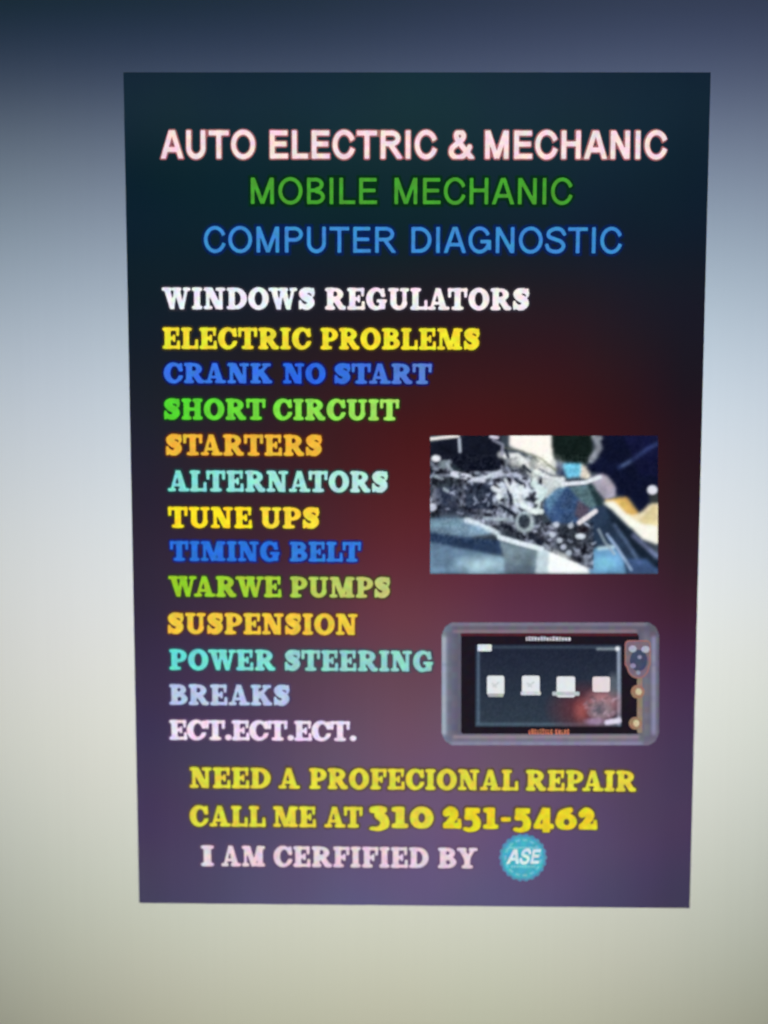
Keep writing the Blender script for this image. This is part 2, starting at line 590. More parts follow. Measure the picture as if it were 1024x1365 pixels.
def glyph(ch, font, h):
    k = (ch, font, h)
    if k not in _glyph:
        f = (lambda X, Y: slab_glyph(ch, X, Y)[0]) if font == 'slab' else (lambda X, Y: sans_glyph(ch, X, Y, h)[0])
        w = slab_glyph(ch, np.zeros((1, 1)), np.zeros((1, 1)))[1] if font == 'slab' else sans_glyph(ch, np.zeros((1, 1)), np.zeros((1, 1)), h)[1]
        _glyph[k] = (field_mesh('letter', f, -.08, w + .08, -.32 if ch in '345' else -.06, 1.10, 26, iso=(.02 if ch in '0123456' else .006) if font == 'slab' else 0.0), w)
    return _glyph[k]


KERN = {'WA': -.20, 'AT': -.14, 'TA': -.14, 'AK': -.02, 'LT': -.06, 'PA': -.10, 'RT': -.05, 'T.': .02, 'RW': -.10, 'AR': -.04, 'ER': .02, 'AI': -.04,
        'AL': -.04, 'RA': -.08, 'LA': -.06, 'NA': -.02, 'OW': -.08, 'WE': -.06, 'BY': -.04, 'TE': .0, 'ST': -.02}
H_TEXT = 0.00050
H_HALO = 0.00040


def tilt(x, y):
    """baselines lean with the flyer's lower edge"""
    return (x - 186) * (7.0 / 733) * max(0, (y - 97) / 1110)


def text_line(label, top, base, words, font='slab', h=.075, gap=.085, edge=None, halo_a=.35, off=.11, ref=None):
    """words: (text, left px, right px, colour); top/base: pixel rows of cap top and baseline at the left end"""
    if top > 430:
        top, base = top - 1.2, base - 1.2
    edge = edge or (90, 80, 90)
    x_ref = words[0][1] if ref is None else ref
    parts = []
    for txt, xl, xr, c in words:
        ws = [glyph(ch, font, h)[1] for ch in txt]
        if font == 'slab':
            ws = [w + KERN.get(txt[i:i + 2], 0) for i, w in enumerate(ws)]
        total = sum(ws) + gap * (len(txt) - 1)
        s = (xr - xl) / total                    # px per unit across
        x = xl
        for i, (ch, wd) in enumerate(zip(txt, ws)):
            cc = c
            if isinstance(c[0], tuple):          # print that shifts in colour along the word
                t = i / max(1, len(txt) - 1)
                cc = tuple(int(p + (q - p) * t) for p, q in zip(*c))
            parts.append((ch, x, s, cc))
            x += (wd + gap) * s
    hp = base - top

    def ybase(x):
        return base + tilt(x, base) - tilt(x_ref, base)
    # the outline glow and colour bleed of the whole line, painted as a soft edge, is the line's own mesh, the letters lie on it
    x0, x1 = words[0][1], words[-1][2]
    fn_parts = parts

    def fn(X, Y):                                # X, Y in cap heights from (x0, baseline)
        D = np.full(X.shape, 9.0)
        for ch, px, s, c in fn_parts:
            u0 = (px - x0) / hp
            w = glyph(ch, font, h)[1] * s / hp
            a, b = np.searchsorted(X[0], [u0 - .25, u0 + w + .25])
            XX, YY = (X[:, a:b] - u0) * hp / s, Y[:, a:b]
            g = (slab_glyph(ch, XX, YY) if font == 'slab' else sans_glyph(ch, XX, YY, h))[0]
            D[:, a:b] = np.minimum(D[:, a:b], g)
        return D
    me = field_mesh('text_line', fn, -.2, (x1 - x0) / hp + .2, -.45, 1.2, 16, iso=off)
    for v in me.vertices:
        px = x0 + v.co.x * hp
        q = Q(px, ybase(px) - v.co.z * hp, H_HALO)
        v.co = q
    line = link_mesh('text_line', me, flyer, lit(edge, halo_a), label)
    for ch, px, s, c in parts:
        me, w = glyph(ch, font, h)
        yb = ybase(px)
        a, b, t = Q(px, yb, H_TEXT), Q(px + s, ybase(px + s), H_TEXT), Q(px, yb - hp, H_TEXT)
        o = link_mesh('letter', me, line, lit(c))
        ang = math.atan2(b[2] - a[2], b[0] - a[0])
        o.location = a
        o.scale = (math.hypot(b[0] - a[0], b[2] - a[2]), 1, t[2] - a[2])
        o.rotation_euler = (0, -ang, 0)
    return line


W1 = (250, 222, 226)
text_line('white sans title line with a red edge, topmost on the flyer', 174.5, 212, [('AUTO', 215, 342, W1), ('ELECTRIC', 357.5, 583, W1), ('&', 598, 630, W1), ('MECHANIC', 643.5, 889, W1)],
          'sans', .090, .045, edge=(228, 140, 142), halo_a=.42, off=.05)
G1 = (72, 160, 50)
text_line('green sans title line under the white one', 237.5, 272.5, [('MOBILE', 332, 504, G1), ('MECHANIC', 523, 763.5, G1)], 'sans', .072, .055, edge=(10, 56, 18), halo_a=.55)
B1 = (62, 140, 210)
text_line('light blue sans title line above the list', 302.5, 337, [('COMPUTER', 271.5, 528, B1), ('DIAGNOSTIC', 545.5, 829, B1)], 'sans', .072, .055, edge=(12, 42, 110), halo_a=.5)

YE = (90, 78, 16)
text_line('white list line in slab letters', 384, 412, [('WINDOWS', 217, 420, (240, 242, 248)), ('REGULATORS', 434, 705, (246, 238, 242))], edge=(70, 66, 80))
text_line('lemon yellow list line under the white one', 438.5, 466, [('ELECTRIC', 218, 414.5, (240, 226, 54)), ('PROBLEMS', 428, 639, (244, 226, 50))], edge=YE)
text_line('blue list line above the green one', 485.5, 511.5, [('CRANK', 219.5, 363, (58, 118, 228)), ('NO', 378, 434, (46, 104, 226)), ('START', 446, 575, ((56, 110, 224), (90, 128, 210)))], edge=(18, 30, 120), halo_a=.6)
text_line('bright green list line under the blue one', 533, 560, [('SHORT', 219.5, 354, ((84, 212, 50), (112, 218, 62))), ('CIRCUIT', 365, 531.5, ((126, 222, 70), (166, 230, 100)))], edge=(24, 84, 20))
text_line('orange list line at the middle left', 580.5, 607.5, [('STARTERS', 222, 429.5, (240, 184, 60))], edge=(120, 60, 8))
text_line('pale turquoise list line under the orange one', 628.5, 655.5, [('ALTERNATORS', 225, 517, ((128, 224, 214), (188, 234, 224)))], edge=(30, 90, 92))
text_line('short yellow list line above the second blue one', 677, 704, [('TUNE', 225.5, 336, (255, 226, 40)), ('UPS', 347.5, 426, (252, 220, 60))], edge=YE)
text_line('blue list line above the lime one', 722.5, 748, [('TIMING', 228, 373, (44, 114, 220)), ('BELT', 387, 481, (52, 124, 220))], edge=(26, 44, 140), halo_a=.6)
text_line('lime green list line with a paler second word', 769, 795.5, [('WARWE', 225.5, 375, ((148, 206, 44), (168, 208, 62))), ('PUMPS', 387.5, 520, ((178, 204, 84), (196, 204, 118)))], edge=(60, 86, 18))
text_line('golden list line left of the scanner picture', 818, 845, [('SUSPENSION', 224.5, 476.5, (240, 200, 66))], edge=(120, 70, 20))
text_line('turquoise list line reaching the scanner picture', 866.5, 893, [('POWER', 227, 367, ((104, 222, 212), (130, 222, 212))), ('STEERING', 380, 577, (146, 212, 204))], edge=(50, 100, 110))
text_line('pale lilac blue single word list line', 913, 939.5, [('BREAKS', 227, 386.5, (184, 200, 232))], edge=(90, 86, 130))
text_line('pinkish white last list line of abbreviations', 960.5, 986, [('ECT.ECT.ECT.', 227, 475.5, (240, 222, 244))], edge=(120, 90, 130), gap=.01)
Y2 = (226, 216, 66)
YF = (112, 96, 40)
text_line('yellow line under the list asking about repair', 1023.5, 1050, [('NEED', 254, 361, Y2), ('A', 372, 400, Y2), ('PROFECIONAL', 413, 690, Y2), ('REPAIR', 701, 847, Y2)], edge=YF, halo_a=.5)
text_line('yellow line with the telephone number', 1074.5, 1101, [('CALL', 254, 354, Y2), ('ME', 365, 421, Y2), ('AT', 433, 483, Y2), ('310', 493, 577, Y2), ('251-5462', 590, 795, (230, 212, 44))], edge=YF, halo_a=.5)
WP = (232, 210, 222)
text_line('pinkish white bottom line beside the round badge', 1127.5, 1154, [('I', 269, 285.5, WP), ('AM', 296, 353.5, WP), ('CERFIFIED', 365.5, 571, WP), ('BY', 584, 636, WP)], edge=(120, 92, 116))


# ------------------------------------------------------------------ pictures on the flyer
class Canvas:
    """small painter used for the flat printed pictures; coordinates are those of the picture frame (w x h)"""
    def __init__(s, x0, y0, x1, y1, step):
        s.nx, s.ny = int((x1 - x0) / step) + 1, int((y1 - y0) / step) + 1
        s.X, s.Y = np.meshgrid(np.linspace(x0, x1, s.nx), np.linspace(y0, y1, s.ny))
        s.C = np.zeros(s.X.shape + (3,))

    def put(s, mask, c, a=1.0):
        m = (mask * a)[..., None]
        s.C = s.C * (1 - m) + np.array(c, float) * m

    def poly(s, pts, c, a=1.0):
        ins = np.zeros(s.X.shape, bool)
        n = len(pts)
        for i in range(n):
            (xa, ya), (xb, yb) = pts[i], pts[(i + 1) % n]
            if ya == yb:
                continue
            cond = (ya > s.Y) != (yb > s.Y)
            ins ^= cond & (s.X < (xb - xa) * (s.Y - ya) / (yb - ya) + xa)
        s.put(ins.astype(float), c, a)

    def line(s, pts, w, c, a=1.0, soft=4.0):
        D = np.full(s.X.shape, 1e9)
        for (xa, ya), (xb, yb) in zip(pts[:-1], pts[1:]):
            D = np.minimum(D, seg(s.X, s.Y, xa, ya, xb, yb, 0))
        s.put(np.clip((w / 2 + soft / 2 - D) / soft, 0, 1), c, a)

    def blob(s, cx, cy, rx, ry, c, a=1.0, soft=.3):
        k = np.sqrt(((s.X - cx) / rx) ** 2 + ((s.Y - cy) / ry) ** 2)
        s.put(np.clip((1 + soft / 2 - k) / soft, 0, 1), c, a)

    def blur(s, n=1):
        for _ in range(n):
            p = np.pad(s.C, ((1, 1), (1, 1), (0, 0)), 'edge')
            s.C = (p[:-2, 1:-1] + p[2:, 1:-1] + p[1:-1, :-2] + p[1:-1, 2:] + 4 * p[1:-1, 1:-1]) / 8

    def linear(s):
        c = np.clip(s.C, 0, 255) / 255
        return np.where(c <= .04045, c / 12.92, ((c + .055) / 1.055) ** 2.4)


def picture(name, cv, to_px, height, parent, mat, label=None):
    pos = np.zeros(cv.X.shape + (3,))
    for j in range(cv.ny):
        for i in range(cv.nx):
            pos[j, i] = Q(*to_px(cv.X[j, i], cv.Y[j, i]), height)
    return link_mesh(name, grid_mesh(name, pos, cv.linear()), parent, mat, label)


def engine_canvas():
    cv = Canvas(40, 32, 980, 603, 4.0)
    rnd = random.Random(11)
    cv.put(np.ones(cv.X.shape), (58, 68, 80))
    cv.poly([(40, 60), (180, 32), (330, 32), (340, 180), (210, 190), (130, 160), (40, 130)], (20, 24, 38))
    cv.poly([(40, 140), (130, 150), (200, 190), (200, 240), (40, 260)], (44, 56, 64))
    cv.poly([(60, 250), (300, 220), (310, 330), (230, 370), (60, 340)], (44, 54, 76))
    cv.poly([(190, 240), (290, 240), (300, 330), (200, 320)], (38, 48, 66))
    cv.poly([(300, 180), (480, 180), (510, 330), (470, 360), (330, 320)], (120, 130, 142))
    cv.poly([(480, 110), (590, 140), (600, 240), (520, 300), (480, 230)], (200, 208, 208))
    cv.poly([(365, 32), (542, 32), (552, 130), (520, 158), (470, 112), (400, 92), (365, 72)], (254, 250, 242))
    # mechanic: head, collar, shirt
    cv.poly([(542, 32), (706, 32), (712, 110), (684, 150), (560, 138), (545, 110)], (20, 32, 30))
    cv.poly([(706, 32), (985, 32), (985, 262), (905, 352), (862, 288), (792, 272), (760, 200), (690, 172), (700, 146), (738, 124)], (15, 20, 46))
    cv.poly([(840, 32), (985, 32), (985, 200), (900, 190)], (20, 22, 58), .7)
    cv.line([(712, 38), (745, 42)], 14, (208, 212, 218))
    cv.line([(726, 45), (738, 84), (704, 134)], 26, (152, 158, 170))
    cv.line([(820, 164), (880, 128), (940, 84), (985, 62)], 15, (58, 74, 124), .8, 12)
    cv.line([(832, 158), (866, 140)], 9, (104, 124, 164), .8, 6)
    cv.poly([(560, 130), (590, 148), (600, 205), (560, 190)], (50, 62, 92))
    cv.poly([(584, 148), (672, 147), (664, 202), (604, 206)], (104, 184, 214))
    cv.poly([(664, 148), (682, 160), (704, 202), (690, 214), (658, 204)], (216, 208, 192))
    cv.poly([(698, 204), (750, 188), (786, 214), (806, 246), (804, 284), (764, 294), (718, 250)], (172, 166, 184))
    cv.poly([(740, 190), (770, 196), (800, 240), (780, 262), (750, 230)], (190, 180, 192), .7)
    # grey-blue hose housing
    cv.poly([(512, 300), (560, 250), (690, 234), (735, 320), (700, 350), (640, 398), (545, 392), (505, 340)], (58, 84, 124))
    cv.poly([(512, 300), (560, 250), (600, 244), (560, 300), (530, 350)], (104, 150, 182), .7)
    cv.poly([(610, 244), (692, 236), (735, 318), (706, 336), (660, 300)], (84, 112, 120))
    cv.poly([(650, 296), (704, 336), (662, 384), (636, 360)], (80, 72, 90))
    cv.poly([(690, 236), (716, 236), (756, 312), (730, 330)], (36, 56, 62))
    # fender, cloth
    cv.poly([(758, 298), (850, 284), (900, 350), (880, 372), (810, 330)], (216, 172, 96))
    cv.poly([(800, 300), (842, 296), (862, 340), (830, 338)], (228, 190, 104))
    cv.poly([(872, 360), (905, 352), (942, 318), (985, 300), (985, 480), (900, 446), (840, 400), (820, 344)], (236, 222, 184))
    cv.poly([(905, 380), (965, 318), (980, 330), (972, 410), (920, 400)], (214, 200, 146), .8)
    cv.poly([(750, 306), (802, 304), (862, 364), (910, 396), (978, 404), (978, 482), (900, 454), (846, 412)], (250, 250, 238))
    cv.poly([(940, 272), (985, 262), (985, 312), (950, 310)], (52, 58, 60))
    # dark guard with light ribs
    cv.poly([(720, 338), (748, 318), (772, 322), (862, 408), (982, 528), (982, 603), (842, 603), (720, 500), (690, 420)], (38, 54, 76))
    cv.poly([(756, 310), (776, 330), (890, 450), (985, 560), (985, 600), (900, 520), (790, 390)], (24, 36, 52))
    cv.line([(878, 444), (975, 530)], 16, (142, 150, 192), .8, 10)
    cv.line([(800, 400), (850, 470), (905, 560)], 12, (104, 126, 164), .9, 8)
    cv.poly([(850, 540), (930, 540), (985, 590), (985, 603), (860, 603)], (70, 96, 146), .7)
    cv.poly([(640, 415), (690, 390), (700, 430), (650, 440)], (30, 24, 30))
    cv.poly([(695, 520), (720, 498), (790, 488), (835, 530), (850, 603), (700, 603)], (100, 148, 186))
    cv.blob(760, 560, 42, 26, (120, 186, 212), .85, .9)
    cv.line([(735, 498), (800, 490)], 14, (196, 226, 236))
    cv.poly([(528, 492), (600, 520), (692, 578), (698, 603), (526, 603)], (250, 255, 255))
    # wing of the car in front
    cv.poly([(40, 372), (130, 362), (220, 372), (322, 432), (200, 452), (40, 432)], (118, 146, 168))
    cv.line([(190, 380), (250, 394), (318, 436)], 24, (216, 232, 242))
    cv.line([(60, 372), (150, 366)], 14, (76, 98, 124), .8, 8)
    cv.line([(40, 402), (150, 400)], 20, (132, 170, 190), .9, 12)
    cv.poly([(40, 430), (140, 446), (330, 466), (334, 524), (200, 516), (40, 474)], (46, 66, 98))
    cv.poly([(40, 468), (140, 492), (240, 510), (344, 536), (348, 603), (40, 603)], (108, 138, 166))
    cv.blob(260, 566, 96, 34, (184, 218, 230), .9, 1.2)
    cv.poly([(322, 464), (505, 506), (500, 603), (348, 603), (344, 530)], (116, 136, 148))
    cv.poly([(350, 560), (480, 570), (480, 603), (350, 603)], (96, 112, 132), .7)
    cv.poly([(484, 500), (530, 492), (527, 603), (474, 603)], (196, 214, 222))
    cv.blur(6)
    # machined metal: a tangle of bright and dark pieces, brightest round the engine top
    rs0 = np.random.RandomState(21)

    def field(cell):
        h, w = int(571 / cell) + 4, int(940 / cell) + 4
        g = rs0.uniform(-1, 1, (h, w))
        fx, fy = (cv.X - 40) / cell + 1, (cv.Y - 32) / cell + 1
        a, b = fx.astype(int), fy.astype(int)
        u, v = fx - a, fy - b
        u, v = u * u * (3 - 2 * u), v * v * (3 - 2 * v)
        return (g[b, a] * (1 - u) + g[b, a + 1] * u) * (1 - v) + (g[b + 1, a] * (1 - u) + g[b + 1, a + 1] * u) * v
    centre = np.exp(-((cv.X - 415) / 115) ** 2 - ((cv.Y - 255) / 95) ** 2)
    ridge = 1 - 2.4 * np.abs(field(30) + .4 * field(14))
    tangle = 84 + 104 * centre + 120 * ridge * (.55 + .6 * centre) + 60 * field(11)
    tangle = np.clip(tangle, 12, 252)
    wing = 372 + np.maximum(0, cv.X - 200) * .42
    m = (cv.Y < wing) & (cv.Y > np.where(cv.X < 330, 178, np.where(cv.X < 390, 110, 150))) & ~((cv.X > 500) & (cv.Y < 390)) & (cv.X < 715)
    m |= (cv.X < 130) & (cv.Y > 130) & (cv.Y < 200)
    calm = np.clip(.62 + .9 * field(70) + .5 * centre, .12, 1)      # quieter, darker places between the parts
    calm = np.where((cv.X > 185) & (cv.X < 300) & (cv.Y > 235) & (cv.Y < 335), .15, calm)
    tangle = tangle * (.45 + .55 * calm)
    soft_m = m.astype(float) * (.25 + .75 * calm)
    cols = np.stack([tangle * .93, tangle * .975, np.clip(tangle * 1.04 + 8, 0, 255)], -1)
    cv.C = cv.C * (1 - .86 * soft_m[..., None]) + cols * (.86 * soft_m[..., None])
    cv.line([(330, 110), (400, 118), (440, 150), (475, 210)], 26, (206, 212, 210), .8, 14)
    cv.line([(345, 82), (420, 96), (490, 140), (560, 170)], 8, (96, 100, 92), .8)
    cv.line([(420, 120), (460, 175)], 8, (90, 96, 96), .8)
    cv.line([(480, 180), (580, 215)], 24, (224, 232, 236))
    cv.line([(300, 50), (340, 70), (335, 110)], 12, (150, 152, 172), .8)
    cv.line([(290, 36), (318, 40)], 14, (214, 208, 226))
    cv.line([(160, 46), (163, 98)], 13, (172, 182, 196))
    cv.line([(40, 46), (90, 40), (155, 33)], 14, (244, 240, 236))
    cv.blob(64, 126, 20, 14, (232, 236, 244))
    cv.blob(96, 150, 26, 18, (120, 134, 140), .7)
    cv.line([(135, 190), (200, 205)], 26, (214, 220, 236))
    cv.line([(215, 215), (265, 205), (330, 180)], 16, (196, 204, 220))
    cv.blob(50, 328, 18, 16, (198, 204, 220))
    cv.line([(318, 232), (345, 262), (322, 300), (340, 330)], 11, (206, 216, 226), .85, 7)
    cv.line([(385, 222), (420, 240), (400, 262), (440, 275)], 14, (232, 240, 246), .9, 7)
    cv.line([(380, 290), (400, 320), (440, 328), (475, 350)], 17, (232, 244, 246), .9, 8)
    cv.line([(470, 215), (492, 262), (482, 330)], 22, (226, 242, 240), .9, 10)
    cv.line([(430, 215), (452, 226)], 12, (22, 28, 40), .9)
    cv.line([(362, 262), (372, 300)], 9, (34, 42, 56), .9)
    cv.line([(416, 290), (446, 300)], 9, (40, 50, 60), .9)
    cv.line([(352, 340), (390, 356)], 14, (40, 50, 60), .9)
    for _ in range(240):
        x, y = rnd.uniform(40, 715), rnd.uniform(110, 500)
        lim = 178 if x < 330 else 100
        if y < lim or (y > 366 + max(0, (x - 200)) * .43) or (x > 505 and y < 388) or (x > 560 and y > 515):
            continue
        ce = math.exp(-((x - 415) / 115) ** 2 - ((y - 255) / 95) ** 2)
        bright = rnd.random() < .30 + .30 * ce
        v = rnd.uniform(160, 215 + 40 * ce) if bright else rnd.uniform(10, 60)
        c = (v * .92, v * .97, min(255, v * 1.05 + 8))
        a, L = rnd.uniform(-.9, 1.1), rnd.uniform(3, 15)
        if rnd.random() < .3:
            a += 1.4
        b = a + rnd.uniform(-1.4, 1.4)
        xm, ym = x + L * math.cos(a), y + L * math.sin(a)
        cv.line([(x, y), (xm, ym), (xm + L * math.cos(b), ym + L * math.sin(b))], rnd.uniform(4, 9), c, .85, 5)
    cv.blob(505, 150, 62, 34, (244, 246, 236), .75, 1.3)
    cv.blob(405, 140, 44, 22, (240, 242, 240), .7, 1.0)
    cv.line([(452, 108), (500, 128), (556, 176)], 7, (120, 124, 104), .7, 6)
    cv.line([(490, 170), (540, 196), (580, 200)], 8, (92, 100, 110), .7, 6)
    WHT, GRY, DRK = (232, 240, 246), (158, 172, 184), (24, 30, 44)
    for pts, w, c in (([(215, 212), (259, 216)], 20, (206, 212, 226)), ([(300, 248), (326, 262), (322, 286)], 20, WHT), ([(380, 214), (450, 222)], 11, (200, 204, 222)),
                      ([(350, 214), (362, 240), (380, 262)], 14, WHT), ([(398, 262), (412, 300)], 24, WHT), ([(424, 318), (456, 342), (498, 346)], 24, (236, 248, 248)),
                      ([(350, 276), (353, 345)], 10, GRY), ([(264, 372), (378, 378)], 12, GRY), ([(350, 118), (400, 112), (432, 140), (448, 182)], 18, (232, 236, 236)),
                      ([(466, 232), (510, 262), (496, 290)], 26, (214, 236, 236)), ([(380, 240), (436, 262)], 12, WHT), ([(300, 205), (340, 190)], 12, (190, 196, 216)),
                      ([(392, 212), (416, 230)], 14, DRK), ([(352, 92), (362, 120)], 12, DRK), ([(425, 156), (452, 182)], 12, DRK), ([(338, 402), (376, 416)], 18, DRK),
                      ([(458, 440), (492, 476)], 22, DRK), ([(372, 275), (378, 300)], 9, DRK), ([(330, 320), (380, 352)], 16, DRK), ([(440, 290), (470, 300)], 9, DRK),
                      ([(110, 150), (128, 175)], 12, GRY), ([(60, 200), (90, 210)], 12, GRY), ([(98, 252), (112, 262)], 14, GRY)):
        cv.line(pts, w, c, .88, 6)
    # hose ring under the engine
    cv.blob(430, 390, 40, 44, (176, 192, 200))
    cv.blob(428, 386, 24, 30, (52, 62, 74))
    cv.line([(300, 378), (375, 380)], 10, (160, 174, 184))
    cv.line([(590, 232), (680, 226), (740, 203)], 17, (228, 234, 242))
    cv.line([(655, 392), (722, 344)], 20, (226, 220, 226))
    cv.blob(660, 448, 22, 12, (214, 224, 232))
    cv.blob(957, 256, 22, 20, (226, 228, 240))
    cv.line([(326, 452), (400, 474), (500, 500)], 21, (226, 238, 246))
    cv.line([(770, 440), (815, 500), (870, 585)], 13, (150, 172, 204), .9, 8)
    cv.line([(735, 420), (760, 470), (800, 520)], 11, (150, 164, 176), .8, 8)
    for x, y in ((560, 400), (575, 465), (590, 492), (612, 516), (545, 440), (620, 404)):
        cv.blob(x, y, 13, 12, (196, 206, 222), .9)
    # small sparkle and grain of the print
    rs = np.random.RandomState(5)
    lum = .12 * field(64) + .09 * field(24) + .04 * field(9)
    lum = 1 + lum * np.clip((235 - cv.C.mean(-1)) / 60, 0, 1)
    cv.C *= lum[..., None]
    cv.blur(1)
    blk = rs.uniform(-1, 1, (cv.ny // 2 + 2, cv.nx // 2 + 2)).repeat(2, 0).repeat(2, 1)[:cv.ny, :cv.nx]
    amp = np.where((cv.X < 720) & (cv.Y > 110) & (cv.Y < 480), 14, 4)
    cv.C += (blk * amp)[..., None]
    cv.blur(1)
    return cv


picture('engine_photo', engine_canvas(), lambda x, y: (560 + x * 330 / 1024 + .6, 570 + y * 210 / 652 + .4), .0005, flyer,
        glow('engine_print', attr='print', amount=.06), 'picture of a mechanic leaning over an open car engine')

# ---- picture of a hand-held scanner
SX, SY = 330 / 1024, 190 / 590


def D(x, y):
    return 570 + x * SX, 815 + y * SY


def flat(name, fn, x0, y0, x1, y1, height, parent, mat, label=None, n=.25):
    """flat part bounded by a distance field given in scanner-picture coordinates"""
    me = field_mesh(name, lambda X, Y: fn(X, Y), x0, x1, y0, y1, n)
    for v in me.vertices:
        v.co = Q(*D(v.co.x, v.co.z), height)
    me.flip_normals()
    return link_mesh(name, me, parent, mat, label)


def rbox(x0, y0, x1, y1, r):
    return lambda X, Y: box(X, Y, x0, y0, x1, y1, r)


def chamfer(x0, y0, x1, y1, c):
    return lambda X, Y: np.maximum(box(X, Y, x0, y0, x1, y1, c * .5),
                                   (np.abs(X - (x0 + x1) / 2) + np.abs(Y - (y0 + y1) / 2)) / 1.414
                                   - ((x1 - x0) / 2 + (y1 - y0) / 2 - c) / 1.414)


def casing_canvas():
    cv = Canvas(54, 36, 960, 560, 4.0)
    X, Y = cv.X, cv.Y
    cv.C[:] = (98, 96, 112)
    cv.put(np.clip((96 - Y) / 40, 0, 1), (98, 95, 110))
    cv.put(np.clip((Y - 500) / 40, 0, 1), (116, 111, 130))
    cv.put(np.clip((120 - X) / 50, 0, 1), (116, 124, 142))
    cv.line([(68, 110), (68, 500)], 16, (180, 190, 208), .9, 16)
    cv.line([(96, 52), (900, 52)], 12, (138, 134, 154), .8, 12)
    cv.line([(110, 82), (860, 80)], 9, (160, 132, 142), .9, 9)
    cv.line([(110, 517), (870, 517)], 9, (176, 158, 166), .9, 10)
    cv.line([(104, 544), (880, 544)], 14, (148, 146, 178), .8, 12)
    cv.line([(934, 110), (934, 500)], 16, (156, 154, 186), .9, 16)
    cv.line([(900, 96), (900, 500)], 30, (122, 116, 130), .7, 20)
    cv.line([(60, 218), (136, 220)], 5, (92, 98, 122), .5, 6)
    cv.line([(915, 218), (956, 220)], 5, (104, 100, 128), .5, 6)
    cv.blur(2)
    rs = np.random.RandomState(9)
    b = rs.uniform(-1, 1, (cv.ny // 6 + 2, cv.nx // 6 + 2, 3)).repeat(6, 0).repeat(6, 1)[:cv.ny, :cv.nx]
    cv.C += b * 5
    cv.blur(2)
    return cv


cvs = casing_canvas()
scan = picture('scanner_picture', cvs, D, .00045, flyer, glow('casing_print', attr='print', amount=.05),
               'picture of a grey hand-held diagnostic scanner with a black front')
keep = box(cvs.X, cvs.Y, 57, 40, 957, 556, 62).ravel() < 0
import bmesh
bm = bmesh.new()
bm.from_mesh(scan.data)
bm.verts.ensure_lookup_table()
bmesh.ops.delete(bm, geom=[v for v, k in zip(bm.verts, keep) if not k], context='VERTS')
bm.to_mesh(scan.data)
bm.free()
flat('bezel', lambda X, Y: np.maximum(box(X, Y, 138, 92, 872, 504, 10), -box(X, Y, 874, 250, 900, 600, 4)), 130, 84, 880, 512, .00060, scan, lit((30, 24, 34)))
flat('bezel_edge', lambda X, Y: np.maximum(box(X, Y, 136, 88, 866, 100, 4), -box(X, Y, 2000, 0, 2010, 10, 4)), 130, 84, 870, 104, .00064, scan, lit((78, 34, 44)), n=.4)


def display_canvas():
    cv = Canvas(196, 134, 800, 474, 5.0)
    t = ((cv.Y - 134) / 340)[..., None]
    cv.C = np.array((32, 38, 56.)) * (1 - t) + np.array((50, 62, 76.)) * t
    for pts, w, c in (([(205, 146), (780, 146)], 10, (66, 80, 96)), ([(209, 160), (209, 462)], 9, (100, 122, 144)),
                      ([(205, 463), (790, 463)], 10, (84, 104, 122)), ([(789, 150), (789, 462)], 14, (166, 180, 202)),
                      ([(700, 153), (780, 153)], 9, (150, 162, 172))):
        cv.line(pts, w, c, .9, 7)
    cv.blob(655, 400, 100, 70, (122, 48, 54), .8, 1.6)
    cv.blob(632, 408, 24, 38, (184, 104, 98), .6, 1.3)
    cv.blob(722, 372, 60, 50, (196, 140, 146), .75, 1.0)
    cv.blob(712, 406, 48, 40, (140, 124, 134), .9, .6)
    cv.blob(706, 404, 22, 18, (88, 84, 96), .9, .8)
    rq = random.Random(4)
    for _ in range(46):
        x, y, a = rq.uniform(655, 785), rq.uniform(350, 455), rq.uniform(0, 3.1)
        v = rq.uniform(80, 215)
        cv.line([(x, y), (x + 14 * math.cos(a), y + 14 * math.sin(a))], 6, (v, v * .84, v * .93), .7)
    cv.blob(764, 300, 22, 44, (106, 114, 124), .7, .8)
    cv.blob(690, 452, 40, 14, (176, 150, 186), .7, .8)
    cv.line([(740, 456), (790, 448)], 22, (222, 216, 238))
    cv.blob(783, 152, 9, 9, (240, 244, 250))
    cv.blur(1)
    rs = np.random.RandomState(2)
    cv.C += rs.uniform(-6, 6, cv.X.shape)[..., None]
    return cv


disp = picture('display', display_canvas(), D, .00068, scan, glow('display_print', attr='print', amount=.06))
IC = (226, 230, 234)
for k, (x0, y0, x1, y1) in enumerate(((245, 263, 316, 343), (389, 263, 462, 340), (532, 266, 608, 352), (680, 267, 752, 330))):
    flat('icon', rbox(x0, y0, x1, y1, 9), x0 - 6, y0 - 6, x1 + 6, y1 + 6, .00080, scan, lit(IC if k < 3 else (228, 216, 220), amount=.08))
    if k < 2:
        flat('icon_sign', (lambda cx, cy: (lambda X, Y: U(seg(X, Y, cx - 10, cy + 8, cx + 12, cy - 8, 4), seg(X, Y, cx - 14, cy - 4, cx + 2, cy + 10, 4))))((x0 + x1) / 2, (y0 + y1) / 2 - 4),
             x0, y0, x1, y1, .00086, scan, lit((204, 210, 212), amount=.05), n=.4)
flat('caption', rbox(384, 328, 466, 343, 3), 380, 322, 470, 348, .00084, scan, lit((206, 210, 214)), n=.4)
flat('caption', rbox(514, 329, 626, 345, 3), 508, 322, 632, 350, .00084, scan, lit((186, 194, 202)), n=.4)
flat('caption', rbox(250, 336, 312, 350, 3), 244, 330, 318, 356, .00084, scan, lit((176, 180, 172)), n=.4)
flat('status_tab', rbox(206, 134, 264, 162, 5), 200, 128, 270, 168, .00080, scan, lit((222, 230, 236)), n=.4)


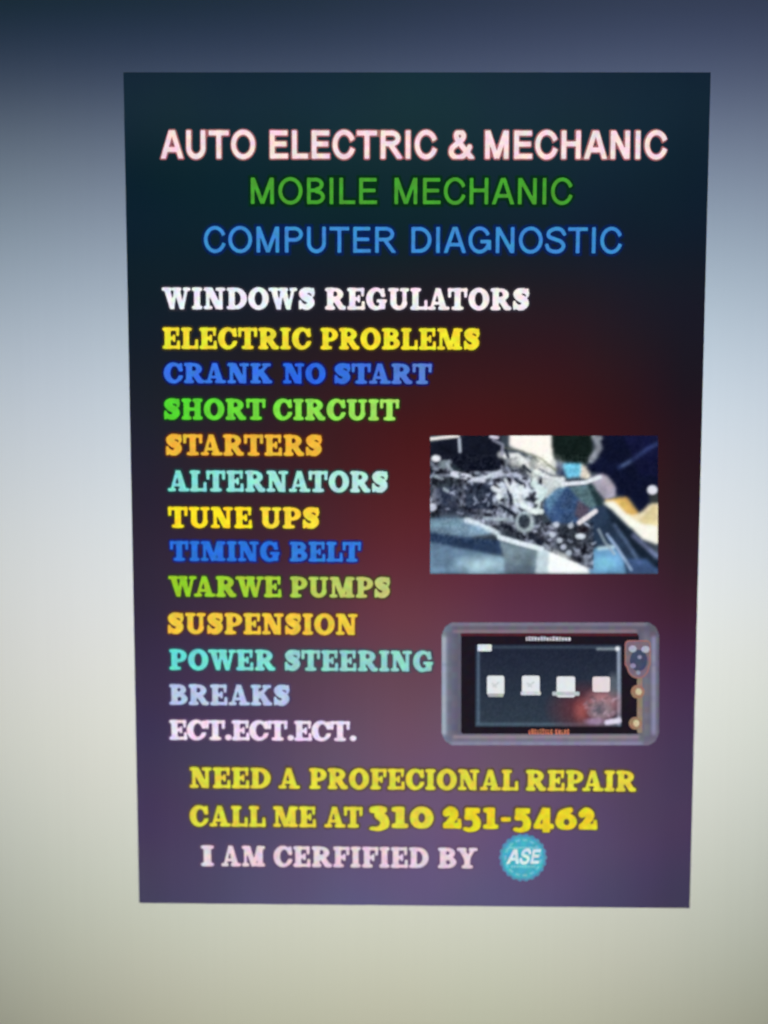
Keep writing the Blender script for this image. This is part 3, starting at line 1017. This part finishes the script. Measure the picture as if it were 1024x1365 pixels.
def tiny_print(y0, y1, x0, x1, c, seed):
    """lettering too small to read in the photograph: a row of short upright marks"""
    r = random.Random(seed)
    x = x0
    shapes = []
    while x < x1:
        w = r.uniform(6, 10)
        shapes.append((x, r.uniform(0, .25), w, r.random() < .5))
        x += w + 4
        if r.random() < .12:
            x += 7

    def fn(X, Y):
        Dm = None
        for a, s, w, bar in shapes:
            e = box(X, Y, a, y0 + s * (y1 - y0), a + w, y1, 2)
            if bar:
                e = np.maximum(e, -box(X, Y, a + w * .4, y0 + 6, a + w * .75, y1 - 6, 1))
            Dm = e if Dm is None else np.minimum(Dm, e)
        return Dm
    return fn


flat('small_lettering', tiny_print(101, 119, 406, 588, 0, 3), 400, 94, 596, 124, .00072, scan, lit((214, 216, 222)), n=.5)
flat('maker_name', tiny_print(482, 506, 418, 578, 0, 8), 410, 474, 590, 512, .00072, scan, lit((214, 124, 96)), n=.5)
# dial and knobs down the right side
dial = lambda X, Y: U(box(X, Y, 818, 122, 915, 226, 12), ell(X, Y, 868, 222, 42, 48))
flat('dial_edge', lambda X, Y: dial(X, Y) - 5, 796, 102, 936, 290, .00072, scan, lit((160, 108, 104)))
flat('dial', dial, 806, 112, 926, 280, .00074, scan, lit((122, 104, 118)))
flat('dial_cap', lambda X, Y: ell(X, Y, 870, 200, 36, 44), 830, 150, 910, 250, .00080, scan, lit((66, 74, 102)), n=.4)
flat('dial_mark', lambda X, Y: U(ell(X, Y, 845, 152, 16, 14), ell(X, Y, 898, 154, 17, 14)), 824, 132, 920, 172, .00084, scan, lit((176, 176, 196)), n=.4)
flat('dial_mark', lambda X, Y: U(ell(X, Y, 874, 186, 9, 8), ell(X, Y, 846, 222, 12, 10), ell(X, Y, 868, 250, 9, 9)), 828, 172, 890, 264, .00086, scan, lit((140, 142, 170)), n=.5)
flat('trim', rbox(864, 262, 886, 500, 8), 858, 256, 892, 506, .00070, scan, lit((146, 124, 108)), n=.35)
for x, y, r in ((866, 329, 28), (856, 459, 26)):
    kb = flat('knob', (lambda x, y, r: lambda X, Y: ell(X, Y, x, y, r, r))(x, y, r), x - r - 8, y - r - 8, x + r + 8, y + r + 8, .00078, scan, lit((156, 118, 98)), n=.35)
    flat('knob_cap', (lambda x, y: lambda X, Y: ell(X, Y, x + 4, y, 13, 14))(x, y), x - 18, y - 20, x + 24, y + 20, .00086, scan, lit((206, 188, 158)), n=.5)

# ---- round badge
bx0, by0 = 697.0, 1142.0


def badge_part(name, fn, r, height, parent, mat, n=1.2, label=None):
    me = field_mesh(name, fn, -r, r, -r, r, n)
    for v in me.vertices:
        v.co = Q(bx0 + v.co.x, by0 - v.co.z, height)
    return link_mesh(name, me, parent, mat, label)


badge = badge_part('badge', lambda X, Y: np.hypot(X, Y) - 31 - .9 * np.cos(np.arctan2(Y, X) * 22), 36, .00045, flyer, lit((84, 146, 180)), 1.4,
                   'round turquoise gear-edged seal after the bottom line')
badge_part('badge_disc', lambda X, Y: np.hypot(X, Y) - 27.5, 30, .00052, badge, lit((70, 176, 196)))
badge_part('badge_ring', lambda X, Y: np.maximum(np.abs(np.hypot(X, Y) - 23.5) - 1.1, np.cos(np.arctan2(Y, X) * 15) * 1.4 - .5), 30, .00058, badge, lit((124, 196, 212)), 2.0)
badge_part('badge_band', lambda X, Y: U(box(X, Y, -20, 12.5, 21, 14, .5), np.maximum(box(X, Y, -16, -13.5, 17, -10, .5), .3 - np.cos(X * 1.7) - .5)), 30, .00058, badge, lit((134, 208, 216)), 2.0)
for ch, x, w in (('A', -22.5, 17), ('S', -5.5, 13), ('E', 8, 13)):
    gw = sans_glyph(ch, np.zeros((1, 1)), np.zeros((1, 1)), .11)[1]
    badge_part('letter', (lambda ch, x, w, gw: lambda X, Y: sans_glyph(ch, ((X - x) - .2 * (Y + 8)) * gw / w, (Y + 8) / 19.5, .11)[0])(ch, x, w, gw),
               30, .00064, badge, lit((214, 232, 234)), 2.6)
